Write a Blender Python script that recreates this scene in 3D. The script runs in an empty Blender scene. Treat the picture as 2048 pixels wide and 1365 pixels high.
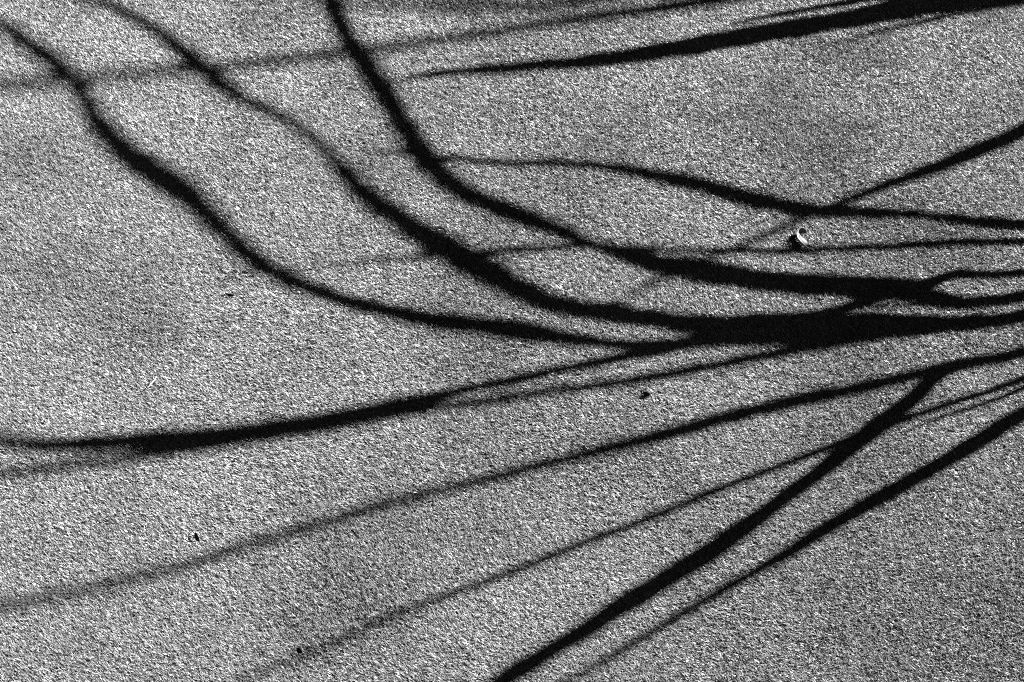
import bpy, math, random
import numpy as np
from mathutils import Vector

rng = np.random.default_rng(11)
random.seed(5)
sc = bpy.context.scene
col = sc.collection

# ------------------------------------------------------------------ camera
PITCH = math.radians(50.0)          # looking down onto the lawn
DIST = 6.0
LENS = 72.0
cam_data = bpy.data.cameras.new('camera')
cam = bpy.data.objects.new('camera', cam_data)
col.objects.link(cam)
cam_data.sensor_width = 36.0
cam_data.lens = LENS
cam_data.clip_end = 2000.0
CAM = np.array([0.0, -DIST * math.cos(PITCH), DIST * math.sin(PITCH)])
cam.location = CAM
cam.rotation_euler = (math.pi / 2 - PITCH, 0.0, 0.0)
sc.camera = cam
FWD = np.array([0.0, math.cos(PITCH), -math.sin(PITCH)])
UP = np.array([0.0, math.sin(PITCH), math.cos(PITCH)])
RIGHT = np.array([1.0, 0.0, 0.0])
KX = 36.0 / LENS / 2048.0           # tangent per photograph pixel

# ------------------------------------------------------------------ world and sun
SUN_AZ = math.radians(25.0)         # from +X towards +Y
SUN_EL = math.radians(32.0)
S = np.array([math.cos(SUN_EL) * math.cos(SUN_AZ), math.cos(SUN_EL) * math.sin(SUN_AZ), math.sin(SUN_EL)])
world = bpy.data.worlds.new('World')
sc.world = world
world.use_nodes = True
nt = world.node_tree
nt.nodes.clear()
wo = nt.nodes.new('ShaderNodeOutputWorld')
bg = nt.nodes.new('ShaderNodeBackground')
sky = nt.nodes.new('ShaderNodeTexSky')
sky.sky_type = 'NISHITA'
sky.sun_disc = False
sky.sun_elevation = SUN_EL
sky.sun_rotation = math.pi / 2 - SUN_AZ
sky.air_density = 0.15
sky.dust_density = 0.0
sky.ozone_density = 1.0
sep = nt.nodes.new('ShaderNodeSeparateColor')    # black-and-white film behind a red filter
nt.links.new(sky.outputs[0], sep.inputs[0])
nt.links.new(sep.outputs[0], bg.inputs['Color'])
bg.inputs['Strength'].default_value = 0.05
nt.links.new(bg.outputs[0], wo.inputs[0])

sun_data = bpy.data.lights.new('sun', 'SUN')
sun_data.energy = 5.0
sun_data.angle = math.radians(0.53)
sun = bpy.data.objects.new('sun', sun_data)
col.objects.link(sun)
sun.rotation_euler = Vector(-S).to_track_quat('-Z', 'Y').to_euler()
sun.location = (6, 3, 8)

sc.view_settings.view_transform = 'Standard'
sc.view_settings.look = 'None'
sc.view_settings.gamma = 1.0
sc.view_settings.exposure = 3.95
sc.view_settings.use_curve_mapping = False
sc.render.engine = 'CYCLES'
sc.cycles.use_denoising = False
sc.cycles.max_bounces = 5
sc.cycles.pixel_filter_type = 'BLACKMAN_HARRIS'
sc.cycles.filter_width = 1.1

# ------------------------------------------------------------------ helpers
def ground_at(px, py, z=0.0):
    """photograph pixel -> point on the horizontal plane z"""
    d = FWD + RIGHT * ((px - 1024.0) * KX) - UP * ((py - 682.5) * KX)
    t = (z - CAM[2]) / d[2]
    return CAM + d * t

def pixel_of(p):
    v = np.asarray(p) - CAM
    w = v @ FWD
    return 1024.0 + (v @ RIGHT) / w / KX, 682.5 - (v @ UP) / w / KX

def value_noise(x, y, scale, seed):
    """smooth 2-D value noise in [-1, 1], numpy arrays in"""
    r = np.random.default_rng(seed)
    T = r.uniform(-1, 1, (64, 64))
    u = x / scale + 17.3; v = y / scale + 31.7
    i = np.floor(u).astype(int); j = np.floor(v).astype(int)
    fu = u - i; fv = v - j
    fu = fu * fu * (3 - 2 * fu); fv = fv * fv * (3 - 2 * fv)
    i &= 63; j &= 63; i1 = (i + 1) & 63; j1 = (j + 1) & 63
    a = T[i, j] * (1 - fu) + T[i1, j] * fu
    b = T[i, j1] * (1 - fu) + T[i1, j1] * fu
    return a * (1 - fv) + b * fv

def lawn_height(x, y):
    x = np.asarray(x, float); y = np.asarray(y, float)
    return 0.010 * value_noise(x, y, 0.55, 3) + 0.005 * value_noise(x, y, 0.24, 4) + 0.0015 * value_noise(x, y, 0.09, 8)

def tag(o, label=None, cat=None, group=None, kind=None):
    if label: o['label'] = label
    if cat: o['category'] = cat
    if group: o['group'] = group
    if kind: o['kind'] = kind
    return o

def link_mesh(name, verts, faces, mat, parent=None, smooth=True):
    me = bpy.data.meshes.new(name)
    me.from_pydata([tuple(v) for v in verts], [], faces)
    me.update()
    if smooth:
        me.polygons.foreach_set('use_smooth', [True] * len(me.polygons))
    me.materials.append(mat)
    o = bpy.data.objects.new(name, me)
    col.objects.link(o)
    if parent: o.parent = parent
    return o

def principled(name, grey, rough=0.6, spec=0.3):
    m = bpy.data.materials.new(name); m.use_nodes = True
    b = m.node_tree.nodes['Principled BSDF']
    b.inputs['Base Color'].default_value = (grey, grey, grey, 1)
    b.inputs['Roughness'].default_value = rough
    b.inputs['Specular IOR Level'].default_value = spec
    return m, b

def noise_grey(m, b, lo, hi, scale, detail=4.0, stretch=None, bump=0.0):
    t = m.node_tree
    tc = t.nodes.new('ShaderNodeTexCoord'); nz = t.nodes.new('ShaderNodeTexNoise')
    mp = t.nodes.new('ShaderNodeMapping')
    if stretch: mp.inputs['Scale'].default_value = stretch
    rp = t.nodes.new('ShaderNodeValToRGB')
    rp.color_ramp.elements[0].position = 0.3; rp.color_ramp.elements[1].position = 0.7
    rp.color_ramp.elements[0].color = (lo, lo, lo, 1); rp.color_ramp.elements[1].color = (hi, hi, hi, 1)
    nz.inputs['Scale'].default_value = scale; nz.inputs['Detail'].default_value = detail
    t.links.new(tc.outputs['Object'], mp.inputs[0]); t.links.new(mp.outputs[0], nz.inputs['Vector'])
    t.links.new(nz.outputs['Fac'], rp.inputs[0]); t.links.new(rp.outputs[0], b.inputs['Base Color'])
    if bump:
        bp = t.nodes.new('ShaderNodeBump'); bp.inputs['Distance'].default_value = bump
        t.links.new(nz.outputs['Fac'], bp.inputs['Height']); t.links.new(bp.outputs[0], b.inputs['Normal'])

# ------------------------------------------------------------------ materials
M_SOIL, b = principled('soil', 0.03, 0.95, 0.1); noise_grey(M_SOIL, b, 0.015, 0.045, 60.0, 6.0, bump=0.004)
M_BARK, b = principled('bark', 0.12, 0.9, 0.15); noise_grey(M_BARK, b, 0.05, 0.17, 30.0, 6.0, (1, 1, 0.25), 0.004)
M_LEAF, b = principled('dry_leaf', 0.2, 0.55, 0.3); noise_grey(M_LEAF, b, 0.038, 0.060, 300.0, 3.0, bump=0.0003)
M_DARK, b = principled('dark_husk_and_shade', 0.012, 0.8, 0.1); noise_grey(M_DARK, b, 0.003, 0.007, 400.0)
M_PALE, b = principled('pale_straw', 0.25, 0.5, 0.3); noise_grey(M_PALE, b, 0.09, 0.12, 300.0)

M_GRASS = bpy.data.materials.new('grass_blade'); M_GRASS.use_nodes = True
t = M_GRASS.node_tree; t.nodes.clear()
out = t.nodes.new('ShaderNodeOutputMaterial')
pb = t.nodes.new('ShaderNodeBsdfPrincipled')
tr = t.nodes.new('ShaderNodeBsdfTranslucent')
mx = t.nodes.new('ShaderNodeMixShader')
at = t.nodes.new('ShaderNodeAttribute'); at.attribute_name = 'tone'
t.links.new(at.outputs['Fac'], pb.inputs['Base Color'])
t.links.new(at.outputs['Fac'], tr.inputs['Color'])
pb.inputs['Roughness'].default_value = 0.45
pb.inputs['Specular IOR Level'].default_value = 0.4
mx.inputs[0].default_value = 0.15
t.links.new(pb.outputs[0], mx.inputs[1]); t.links.new(tr.outputs[0], mx.inputs[2])
t.links.new(mx.outputs[0], out.inputs[0])

# ------------------------------------------------------------------ ground
def build_ground():
    n = 150
    ax = np.concatenate([[-600, -120, -30, -10], np.linspace(-5, 6, n), [12, 30, 120, 600]])
    ay = np.concatenate([[-600, -120, -30, -10], np.linspace(-5, 6, n), [12, 30, 120, 600]])
    X, Y = np.meshgrid(ax, ay, indexing='ij')
    fade = np.clip(1 - (np.maximum(np.abs(X - .5), np.abs(Y - .5)) - 4.5), 0, 1)
    Z = lawn_height(X, Y) * fade
    nx, ny = X.shape
    V = np.stack([X, Y, Z], -1).reshape(-1, 3)
    F = [(i * ny + j, (i + 1) * ny + j, (i + 1) * ny + j + 1, i * ny + j + 1) for i in range(nx - 1) for j in range(ny - 1)]
    o = link_mesh('ground', V, F, M_SOIL)
    tag(o, 'dark soil of the lawn under the short grass', None, None, 'structure')
build_ground()

# ------------------------------------------------------------------ grass: blades one by one in a single mesh
PATCHES = [(140, 560, 200, 90, .8), (60, 330, 110, 90, .5), (330, 660, 160, 50, .6), (520, 40, 130, 60, .7), (960, 15, 200, 40, .6),
           (700, 1120, 140, 130, .9), (640, 1260, 120, 90, .7), (1560, 230, 190, 90, .7), (1720, 110, 140, 60, .6), (1240, 890, 160, 60, .5),
            (60, 1330, 150, 60, .5), (1100, 390, 90, 40, .5), (760, 330, 60, 50, .4)]

def build_grass():
    corners = np.array([ground_at(px, py) for px, py in ((-60, -60), (2108, -60), (2108, 1425), (-60, 1425))])
    x0, x1 = corners[:, 0].min() - 1.3, corners[:, 0].max() + 1.3
    y0, y1 = corners[:, 1].min() - 1.2, corners[:, 1].max() + 1.2
    dens = 165000
    N = int((x1 - x0) * (y1 - y0) * dens)
    x = rng.uniform(x0, x1, N); y = rng.uniform(y0, y1, N)
    v = np.stack([x, y, np.zeros(N)], -1) - CAM
    w = v @ FWD
    px = 1024 + v[:, 0] / w / KX; py = 682.5 - (v @ UP) / w / KX
    inside = (px > -70) & (px < 2118) & (py > -70) & (py < 1450)
    keep = inside | (rng.random(N) < 0.10)          # thinner and coarser well away from the photographed patch
    x, y, inside = x[keep], y[keep], inside[keep]
    # patches where the turf stands more upright
    mat = np.zeros(len(x))
    for qx, qy, rx, ry, amp in PATCHES:
        g = ground_at(qx, qy); sx = rx * 0.00146; sy = ry * 0.0019
        mat += amp * np.exp(-((x - g[0]) / sx) ** 2 - ((y - g[1]) / sy) ** 2)
    mat = np.clip(mat * (1 + 0.5 * value_noise(x, y, 0.11, 43)), 0, 1)
    n = len(x)
    z = lawn_height(x, y)
    big = value_noise(x, y, 0.35, 21) + 0.6 * value_noise(x, y, 0.13, 22)
    clump = value_noise(x, y, 0.014, 23)
    pit = (value_noise(x, y, 0.018, 41) > 0.72) * 1.0
    coarse = np.where(inside, 1.0, 2.0)
    L = np.clip(rng.normal(0.0100, 0.0032, n) * (1 + 0.22 * clump) * (1 - 0.35 * pit) * (1 + 0.12 * mat), 0.003, 0.022) * coarse
    W = rng.uniform(0.0019, 0.0034, n) * coarse
    # lean: away from the sun and a little up the picture, wandering slowly over the lawn
    az = math.radians(166) + rng.normal(0, 0.40, n) + 0.30 * value_noise(x, y, 0.5, 31) + 0.25 * value_noise(x, y, 0.04, 32)
    lean = rng.normal(math.radians(38), math.radians(16), n) + math.radians(7) * big - math.radians(17) * mat
    lean = np.clip(lean, math.radians(2), math.radians(80))
    h = np.stack([np.cos(az), np.sin(az), np.zeros(n)], -1)
    zz = np.array([0, 0, 1.0])
    d0 = h * np.sin(lean)[:, None] + zz * np.cos(lean)[:, None]
    side = np.cross(zz, h)
    tw = rng.normal(0, math.radians(38), n)
    wv = side * np.cos(tw)[:, None] + np.cross(d0, side) * np.sin(tw)[:, None]
    P0 = np.stack([x, y, z - 0.001], -1)
    P1 = P0 + d0 * L[:, None]
    hw = (W / 2)[:, None]
    verts = np.empty((n, 3, 3), np.float32)
    verts[:, 0] = P0 - wv * hw; verts[:, 1] = P0 + wv * hw; verts[:, 2] = P1
    loops = np.arange(n * 3, dtype=np.int32)
    starts = np.arange(0, n * 3, 3, dtype=np.int32)
    me = bpy.data.meshes.new('grass')
    me.vertices.add(n * 3); me.vertices.foreach_set('co', verts.ravel())
    me.loops.add(len(loops)); me.loops.foreach_set('vertex_index', loops)
    me.polygons.add(n); me.polygons.foreach_set('loop_start', starts)
    me.update(calc_edges=True)
    tone = np.clip(rng.normal(0.058, 0.010, n), 0.03, 0.085).astype(np.float32)
    a = me.attributes.new('tone', 'FLOAT', 'FACE'); a.data.foreach_set('value', tone)
    me.materials.append(M_GRASS)
    o = bpy.data.objects.new('grass', me); col.objects.link(o)
    tag(o, 'short mown grass blades leaning one way across the lawn', 'grass', None, 'stuff')
    print('blades', n)
build_grass()

# ------------------------------------------------------------------ trees whose branch shadows cross the lawn
Z_CATCH = 0.0065                      # height in the grass where the shadows land

def lawn_at(px, py):
    """photograph pixel -> point among the blade tips of the uneven lawn"""
    z = Z_CATCH
    for _ in range(6):
        g = ground_at(px, py, z)
        z = float(lawn_height(g[0], g[1])) + Z_CATCH
    return g

def catmull(P, step):
    P = np.asarray(P, float)
    Q = np.vstack([2 * P[0] - P[1], P, 2 * P[-1] - P[-2]])
    res = []
    for i in range(1, len(Q) - 2):
        seg = np.linalg.norm(Q[i + 1][:3] - Q[i][:3])
        k = max(2, int(math.ceil(seg / step)))
        for j in range(k):
            u = j / k
            res.append(0.5 * ((2 * Q[i]) + (Q[i + 1] - Q[i - 1]) * u + (2 * Q[i - 1] - 5 * Q[i] + 4 * Q[i + 1] - Q[i + 2]) * u * u
                              + (-Q[i - 1] + 3 * Q[i] - 3 * Q[i + 1] + Q[i + 2]) * u ** 3))
    res.append(Q[-2])
    return np.array(res)

def tube(name, pr, mat, parent, sides=9):
    """pr: rows of x, y, z, radius"""
    P = pr[:, :3]; R = np.maximum(pr[:, 3], 0.0006)
    T = np.gradient(P, axis=0); T /= np.linalg.norm(T, axis=1)[:, None] + 1e-12
    nrm = np.cross(T[0], [0.31, 0.77, 0.55]); nrm /= np.linalg.norm(nrm)
    V = []; F = []
    for i in range(len(P)):
        nrm = nrm - T[i] * (nrm @ T[i]); nrm /= np.linalg.norm(nrm)
        bi = np.cross(T[i], nrm)
        for k in range(sides):
            a = 2 * math.pi * k / sides
            V.append(P[i] + (nrm * math.cos(a) + bi * math.sin(a)) * R[i] * (1 + 0.05 * math.sin(5.1 * i + 2.3 * k)))
    for i in range(len(P) - 1):
        for k in range(sides):
            k2 = (k + 1) % sides
            F.append((i * sides + k, i * sides + k2, (i + 1) * sides + k2, (i + 1) * sides + k))
    F.append(tuple(range(sides))[::-1]); F.append(tuple((len(P) - 1) * sides + k for k in range(sides)))
    return link_mesh(name, V, F, mat, parent)

def lift_stroke(stroke, plane_x, extra=0.0, slope=-0.24, fat=0.25, gain=1.06):
    """shadow centre line in the photograph (x, y, width) -> the branch that throws it.
    The tree stands beside the lawn near x = plane_x; higher wood throws its shadow farther left."""
    st = np.array(stroke, float)
    rows = []
    for i, (px, py, w) in enumerate(st):
        a = st[max(i - 1, 0)]; b = st[min(i + 1, len(st) - 1)]
        dx, dy = b[0] - a[0], b[1] - a[1]; n = math.hypot(dx, dy)
        g = lawn_at(px, py)
        ga = lawn_at(a[0], a[1]); gb = lawn_at(b[0], b[1])
        tt = gb - ga; tt /= np.linalg.norm(tt)
        nn = np.array([-tt[1], tt[0], 0])
        l = (plane_x + slope * (1.5 - g[0]) + extra - g[0]) / S[0]
        w = w * gain + fat * l * 0.00925 / 0.00146 * min(1.0, w / 6.0)   # half-shade rim
        ox, oy = -dy / n * w / 2, dx / n * w / 2
        wid = abs((lawn_at(px + ox, py + oy) - lawn_at(px - ox, py - oy)) @ nn)
        m = np.cross(S, tt); m /= np.linalg.norm(m)
        r = 0.5 * wid * abs(nn @ m)
        p = g + S * l
        rows.append([p[0], p[1], p[2], r])
    return np.array(rows)

def shadow_in_frame(p, margin=80):
    g = np.asarray(p) - S * ((p[2] - Z_CATCH) / S[2])
    px, py = pixel_of(g)
    return -margin < px < 2048 + margin and -margin < py < 1365 + margin

def in_view(p, margin=60):
    px, py = pixel_of(p)
    return -margin < px < 2048 + margin and -margin < py < 1365 + margin

# shadow centre lines, every one from its upper (left) end to its lower (right) end
STROKES_A = {
 'S1': [(0,45,22),(60,88,28),(105,118,30),(150,162,30),(178,205,32),(212,262,42),(265,312,48),(315,348,48),(372,385,44),(425,437,38),(480,490,34),(530,530,32),(600,566,28),(700,601,24),(800,624,26),(900,642,30),(1024,656,32),(1130,674,25),(1230,686,17),(1330,685,16),(1430,676,20),(1560,670,28),(1700,664,34),(1850,654,20),(2048,634,16)],
 'S2': [(200,2,12),(250,24,16),(300,50,22),(350,86,28),(400,128,32),(450,170,30),(500,203,20),(590,247,15),(650,295,19),(700,352,32),(750,400,38),(825,452,44),(900,497,50),(960,532,52),(1024,567,48),(1085,598,38),(1150,615,33),(1230,625,33),(1320,637,33),(1390,647,36),(1450,652,44),(1500,654,50),(1600,655,54),(1700,655,54),(1780,651,46),(1840,649,36),(1900,647,28),(1950,643,26),(2048,630,24)],
 'S3': [(655,-25,34),(664,5,36),(690,60,38),(720,110,40),(760,168,44),(800,235,44),(835,290,46),(872,337,46),(920,378,40),(980,406,36),(1040,430,34),(1100,452,29),(1150,473,23),(1190,489,18),(1230,502,21),(1280,516,30),(1350,531,42),(1440,547,42),(1540,560,40),(1640,568,40),(1740,573,44),(1800,578,46),(1850,588,38),(1890,598,30),(1930,604,24),(1975,601,22),(2048,590,20)],
 'J1': [(1640,570,10),(1740,574,20),(1800,577,26),(1845,570,26),(1880,557,20),(1920,546,17),(1965,547,15),(2048,544,15)],
 'J2': [(1420,645,14),(1520,642,18),(1600,633,20),(1655,624,15),(1700,612,16),(1745,597,18),(1800,584,24),(1860,590,24),(1905,602,18),(2048,594,12)],
 'J3': [(1660,624,2),(1720,614,4),(1780,610,5),(1840,607,6),(1900,605,10),(2048,596,10)],
 'G1': [(-30,874,22),(0,880,22),(100,889,25),(200,884,28),(350,874,31),(500,861,32),(650,839,30),(750,820,28),(850,796,20),(952,773,16),(1074,748,16),(1195,723,17),(1300,702,19),(1380,688,19),(1480,677,22),(1620,664,34),(1760,652,28),(1880,648,20),(2048,628,16)],
 'G2': [(-40,953,13),(0,947,13),(200,921,14),(300,908,15),(400,894,16),(500,876,17),(600,861,18),(750,834,20),(862,815,15),(952,803,14),(1074,785,14),(1195,769,15),(1300,753,16),(1424,730,17),(1520,711,18),(1600,696,19),(1680,680,24),(1780,664,26),(1880,655,18),(2048,638,14)],
 'H': [(-60,1226,10),(0,1212,10),(200,1172,10),(400,1122,11),(500,1087,11),(650,1044,12),(750,1013,13),(850,987,13),(1024,944,14),(1174,907,17),(1324,869,22),(1474,828,25),(1624,793,24),(1774,762,20),(1874,738,22),(1960,720,21),(2048,702,20)],
 'K': [(950,1395,32),(1024,1348,32),(1074,1317,32),(1174,1257,33),(1274,1192,36),(1374,1132,38),(1449,1083,38),(1524,1028,33),(1624,955,28),(1674,917,30),(1724,877,34),(1774,837,34),(1834,790,30),(1872,752,28),(1910,730,22),(1980,716,16),(2048,703,14)],
 'L': [(440,1380,3),(500,1352,4),(650,1292,6),(750,1247,8),(850,1207,9),(1024,1142,11),(1174,1082,12),(1324,1025,12),(1474,963,12),(1624,907,12),(1699,878,14),(1774,851,14),(1824,832,12),(1924,798,11),(2048,756,11)],
 'L2': [(1800,868,2),(1884,832,5),(1974,804,6),(2048,775,7)],
 'M': [(1120,1372,6),(1199,1327,9),(1274,1282,11),(1374,1222,14),(1474,1163,17),(1574,1106,21),(1674,1043,26),(1774,987,28),(1874,931,29),(1974,872,29),(2048,826,27)],
 'N': [(740,300,2),(850,309,6),(930,316,8),(1024,325,9),(1174,327,11),(1224,332,15),(1299,345,21),(1374,362,26),(1449,381,30),(1524,401,31),(1600,416,25),(1674,421,22),(1774,425,18),(1850,429,13),(1910,436,16),(1974,443,20),(2048,448,20)],
 'O': [(420,560,1),(560,536,2.5),(700,525,3.5),(850,512,7),(950,506,11),(1024,498,10),(1124,494,9),(1199,489,7),(1324,495,6),(1424,499,8),(1524,500,10),(1674,495,11),(1824,488,13),(2048,481,13)],
}
STROKES_B = {
 'P': [(1200,630,3),(1324,555,7),(1420,515,7),(1514,478,8),(1599,438,9),(1699,398,12),(1774,369,17),(1874,333,22),(1974,291,26),(2048,259,28)],
 'Q': [(800,155,3),(850,149,7),(925,141,11),(1024,133,17),(1174,121,25),(1300,104,29),(1400,88,32),(1482,73,35),(1580,57,37),(1665,43,35),(1774,21,38),(1847,8,42),(1924,-5,42),(2048,-24,40)],
 'Q2': [(1460,48,3),(1548,29,6),(1628,15,9),(1701,2,11),(1800,-14,13),(2048,-44,15)],
 'Q3': [(1640,95,3),(1760,62,5),(1880,34,7),(1970,15,9),(2048,0,12)],
 'R': [(-80,180,8),(0,171,8),(150,156,8),(300,143,8),(450,130,8),(600,115,8),(700,102,9),(775,92,8),(900,75,8),(1024,58,9),(1124,41,10),(1224,27,14),(1324,14,15),(1449,-4,16),(1700,-42,18),(2048,-85,22)],
 'R2': [(640,-8,4),(760,6,6),(900,10,7),(1024,12,8),(1150,2,9),(1300,-22,13),(1600,-66,15),(2048,-120,18)],
}
EXTRA = {'S1': 0.3, 'S2': 0.2, 'S3': 0.1, 'J1': 0.0, 'J2': 0.05, 'J3': 0.1, 'G1': 0.5, 'G2': 0.6, 'H': 0.5, 'K': 0.15,
         'L': 0.2, 'L2': 0.1, 'M': 0.4, 'N': 0.1, 'O': 0.2, 'P': 1.3, 'Q': 0.3, 'Q2': 0.3, 'Q3': 1.6, 'R': 2.2, 'R2': 2.8}

GAIN = {'S1': 1.2, 'S2': 1.14, 'S3': 1.1, 'N': 1.12, 'Q': 1.02, 'G1': 1.0, 'G2': 1.0, 'M': 1.1}
SLOPE = {'S1': -0.26, 'S2': -0.22, 'S3': -0.2, 'G1': -0.22, 'H': 0.3, 'G2': 0.12, 'L': 0.12, 'P': 0.25, 'M': 0.1, 'K': -0.1, 'N': 0.0, 'R': 0.5, 'R2': 0.5, 'O': 0.2}

def build_tree(name, label, strokes, base_xy, plane_x, trunk_r):
    root = bpy.data.objects.new(name, None); col.objects.link(root)
    base = np.array([base_xy[0], base_xy[1], float(lawn_height(*base_xy))])
    root.location = base
    tag(root, label, 'tree')
    def local(rows):
        rows = rows.copy(); rows[:, :3] -= base; return rows
    # root flare that the stems leave
    tr_rows = np.array([[0, 0, -0.15, trunk_r * 1.5], [0, 0, 0.0, trunk_r * 1.35], [-0.01, 0, 0.07, trunk_r * 1.05], [-0.015, 0.005, 0.16, trunk_r * 0.9], [-0.02, 0.01, 0.24, trunk_r * 0.55]])
    tube('trunk', catmull(tr_rows, 0.02), M_BARK, root, 16)
    for key, st in strokes.items():
        rows = lift_stroke(st, plane_x, EXTRA[key], SLOPE.get(key, -0.24), gain=GAIN.get(key, 1.06))
        end = rows[-1]; prev = rows[-2]
        tdir = end[:3] - prev[:3]; tdir /= np.linalg.norm(tdir)
        foot = base + np.array([random.uniform(-.5, .5) * trunk_r, random.uniform(-.5, .5) * trunk_r, 0.10])
        gap = np.linalg.norm(foot - end[:3])
        mid = end[:3] * 0.62 + foot * 0.38 + tdir * gap * 0.12
        rr = max(end[3] * 1.15, 0.008)
        tail = np.array([[*mid, max(end[3], 0.006)], [*foot, rr]])
        # upper end carried on to a tip if the shadow leaves the frame
        head = rows[0]; hd = rows[0, :3] - rows[1, :3]; hd /= np.linalg.norm(hd)
        pre = []
        leaves = st[0][0] <= 0 or st[0][1] <= 5 or st[0][1] >= 1365
        if leaves:
            p = head[:3].copy(); d = hd.copy()
            for k in range(1, 6):
                d = d + np.array([0.05, 0.02, 0.10]) + np.array([random.uniform(-.08, .08) for _ in range(3)]); d /= np.linalg.norm(d)
                p = p + d * 0.35
                pre.append([*p, head[3] * (1 - k / 5.3)])
            pre = pre[::-1]
        allrows = np.vstack([np.array(pre).reshape(-1, 4), rows, tail])
        path = catmull(allrows, 0.025)
        ph = random.uniform(0, 9)
        ar = np.arange(len(path))
        path[:, 3] *= 1 + 0.07 * np.sin(ar * 0.53 + ph) * np.sin(ar * 0.19 + 2 * ph) + 0.05 * np.sin(ar * 1.31 + ph)
        stem = tube('stem', local(path), M_BARK, root)
        # fine twigs on the part whose shadow falls outside the frame
        made = 0
        if leaves:
            for _ in range(60):
                if made >= 5: break
                i = random.randrange(0, max(2, int(len(path) * 0.45)))
                p = path[i, :3]
                d = (path[max(i - 2, 0), :3] - path[i + 2, :3]); d /= np.linalg.norm(d) + 1e-9
                d = d + np.array([random.uniform(-.9, .9), random.uniform(-.9, .9), random.uniform(0, .7)]); d /= np.linalg.norm(d)
                Ln = random.uniform(0.25, 0.7)
                pts = [p + d * Ln * f + np.array([0, 0, 0.10 * f * f * Ln]) for f in (0, .25, .5, .75, 1)]
                if any(shadow_in_frame(q) or in_view(q) for q in pts): continue
                r0 = path[i, 3] * 0.45
                tw = np.array([[*q, r0 * (1 - 0.85 * f)] for q, f in zip(pts, (0, .25, .5, .75, 1))])
                tube('twig', local(catmull(tw, 0.06)), M_BARK, stem, 6)
                made += 1
    return root

build_tree('bare_tree', 'bare many-stemmed tree beside the lawn whose fanned branch shadows cross the grass', STROKES_A, (2.80, 0.50), 2.55, 0.11)
build_tree('bare_tree', 'second bare tree beside the lawn throwing the thick straight shadow and faint lines above it', STROKES_B, (3.45, 2.15), 2.75, 0.09)

# ------------------------------------------------------------------ fallen leaf and small litter
def place(o, px, py, z=0.02):
    g = ground_at(px, py, z)
    g[2] = float(lawn_height(g[0], g[1])) + z
    o.location = g

def curled_leaf():
    root = bpy.data.objects.new('fallen_leaf', None); col.objects.link(root)
    tag(root, 'pale curled dry leaf lying in the grass just above a thin branch shadow', 'leaf')
    # plan of the curl, mm: hooked end far from the sun side, round to the flat tip
    plan = np.array([(9, 19, 0), (3, 24, 0), (-5, 23, 0), (-12, 14, 0), (-14.6, 0, 0), (-9, -15, 0), (1, -27, 0), (12, -34, 0)]) * 0.00122
    C = catmull(plan, 0.003)
    n = len(C); V = []; F = []
    T = np.gradient(C, axis=0); T /= np.linalg.norm(T, axis=1)[:, None]
    for i in range(n):
        t = i / (n - 1)
        inn = np.array([-T[i][1], T[i][0], 0.0])          # towards the inside of the curl
        floor = 0.003 + 0.017 * math.sin(math.pi * min(1, max(0, (t - 0.30) / 0.70))) ** 0.8
        wall = 0.017 * (1 - t) ** 0.45 * min(1, 0.55 + 2.5 * t)
        prof = [(floor, 0.0015 + 0.004 * t), (floor * 0.55, 0.0005 + 0.002 * t), (floor * 0.15, 0.0015), (-0.0015, 0.35 * wall + 0.001), (-0.0028, 0.75 * wall + 0.001), (-0.0025, wall + 0.001), (-0.0012, wall * 1.06 + 0.001)]
        for k, (off, z) in enumerate(prof):
            V.append(C[i] + inn * off + np.array([0, 0, z + 0.0005 * math.sin(21 * t + k)]))
    m = 7
    for i in range(n - 1):
        for k in range(m - 1):
            F.append((i * m + k, i * m + k + 1, (i + 1) * m + k + 1, (i + 1) * m + k))
    bl = link_mesh('blade', V, F, M_LEAF, root)
    md = bl.modifiers.new('thick', 'SOLIDIFY'); md.thickness = 0.0008
    tip = C[-1]
    tube('stalk', catmull(np.array([[tip[0] - .004, tip[1] + .004, 0.003, .0009], [tip[0] + .004, tip[1] - .003, .004, .0008], [tip[0] + .014, tip[1] - .006, .001, .0006]]), 0.003), M_LEAF, root, 6)
    place(root, 1606, 480, 0.008)
curled_leaf()

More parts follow.
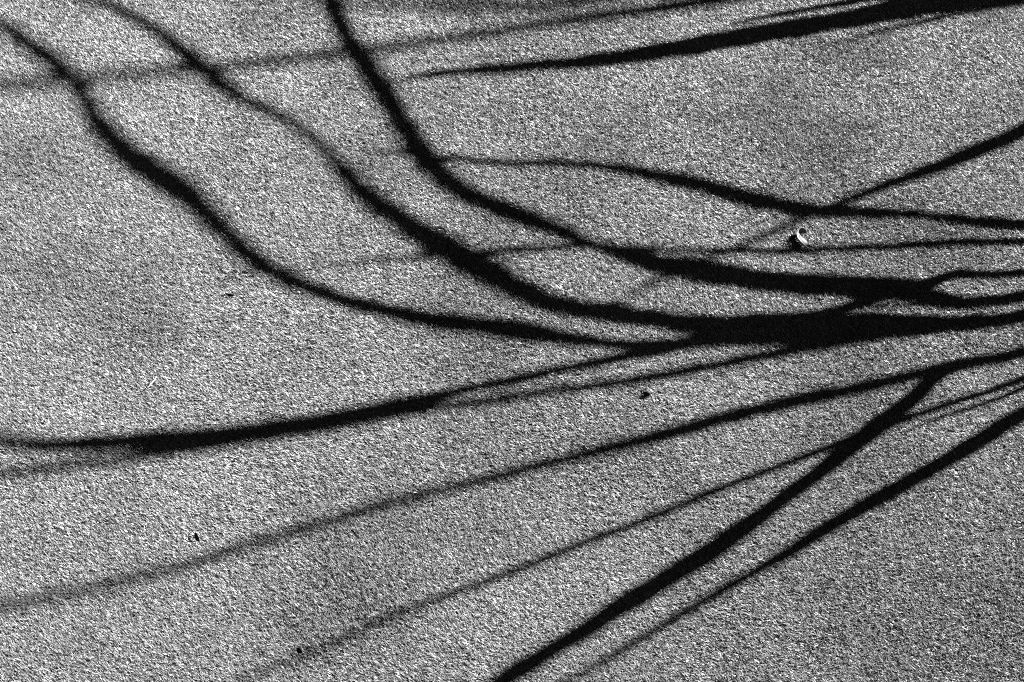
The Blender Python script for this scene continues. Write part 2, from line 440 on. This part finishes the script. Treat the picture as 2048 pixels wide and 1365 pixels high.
def sliver(name, label, cat, px, py, length, width, angle, mat, bend=0.3, z=0.010, group=None, tilt=0.0):
    """a small boat-shaped scrap: length along angle on the ground, cupped across"""
    n, k = 10, 4
    V = []; F = []
    ca, sa = math.cos(angle), math.sin(angle)
    for i in range(n + 1):
        u = i / n * 2 - 1
        hw = width / 2 * max(0.08, (1 - abs(u) ** 2.2)) ** 0.8
        off = bend * width * (u * u)
        for j in range(k + 1):
            v = j / k * 2 - 1
            a = u * length / 2; b = v * hw + off
            V.append((a * ca - b * sa, a * sa + b * ca, 0.25 * width * v * v + tilt * v * hw + 0.2 * width * u * u))
    for i in range(n):
        for j in range(k):
            q = i * (k + 1) + j
            F.append((q, q + 1, q + k + 2, q + k + 1))
    o = link_mesh(name, V, F, mat)
    md = o.modifiers.new('thick', 'SOLIDIFY'); md.thickness = 0.0012
    place(o, px, py, z)
    return tag(o, label, cat, group)

R = math.radians
sliver('bark_chip', 'thin dark curved bark chip on bright grass below the leftmost curving shadow', 'chip', 460, 594, 0.032, 0.006, R(-12), M_DARK, 0.5, tilt=1.0)
sliver('bark_chip', 'small dark upright chip between two long shadows near the faded lower one', 'chip', 393, 1073, 0.034, 0.010, R(-62), M_DARK, 0.2, tilt=1.0)
sliver('seed_husk', 'tiny dark husk where the thin lower shadow fades out', 'husk', 598, 1299, 0.020, 0.010, R(-40), M_DARK, 0.1, tilt=1.0)
sliver('leaf_scrap_and_shade', 'small dark sliver put in as the shadow of the pale leaf scrap, below the forked pair of shadows', 'leaf', 1293, 791, 0.024, 0.009, R(-25), M_DARK, 0.2, tilt=1.0)  # dark-coloured piece standing in for the shade beside the pale scrap
sliver('leaf_scrap_and_shade', 'pale torn scrap of leaf beside the dark sliver that stands for its shadow', 'leaf', 1304, 786, 0.018, 0.008, R(-40), M_LEAF, 0.2, 0.014, tilt=-0.8)
sliver('seed_husk', 'dark speck of husk in the plain grass above the long fading shadow', 'husk', 650, 1170, 0.020, 0.008, R(60), M_DARK, 0.1, tilt=-1.0)
sliver('seed_husk', 'dark speck of husk near the faint twig shadow under the long dark band', 'husk', 70, 996, 0.022, 0.007, R(65), M_DARK, 0.1, tilt=-1.0)
sliver('grass_stalk', 'pale straw stalk slanting against the lean of the grass', 'stalk', 305, 768, 0.046, 0.0035, R(62), M_PALE, 0.5, 0.015)
sliver('white_petal', 'tiny white petal inside the dark edge of the steepest branch shadow', 'petal', 733, 109, 0.009, 0.007, R(20), M_PALE, 0.0, 0.015)
sliver('white_petal', 'tiny white petal on the edge of the leftmost curving shadow', 'petal', 274, 295, 0.008, 0.006, R(60), M_PALE, 0.0, 0.015)
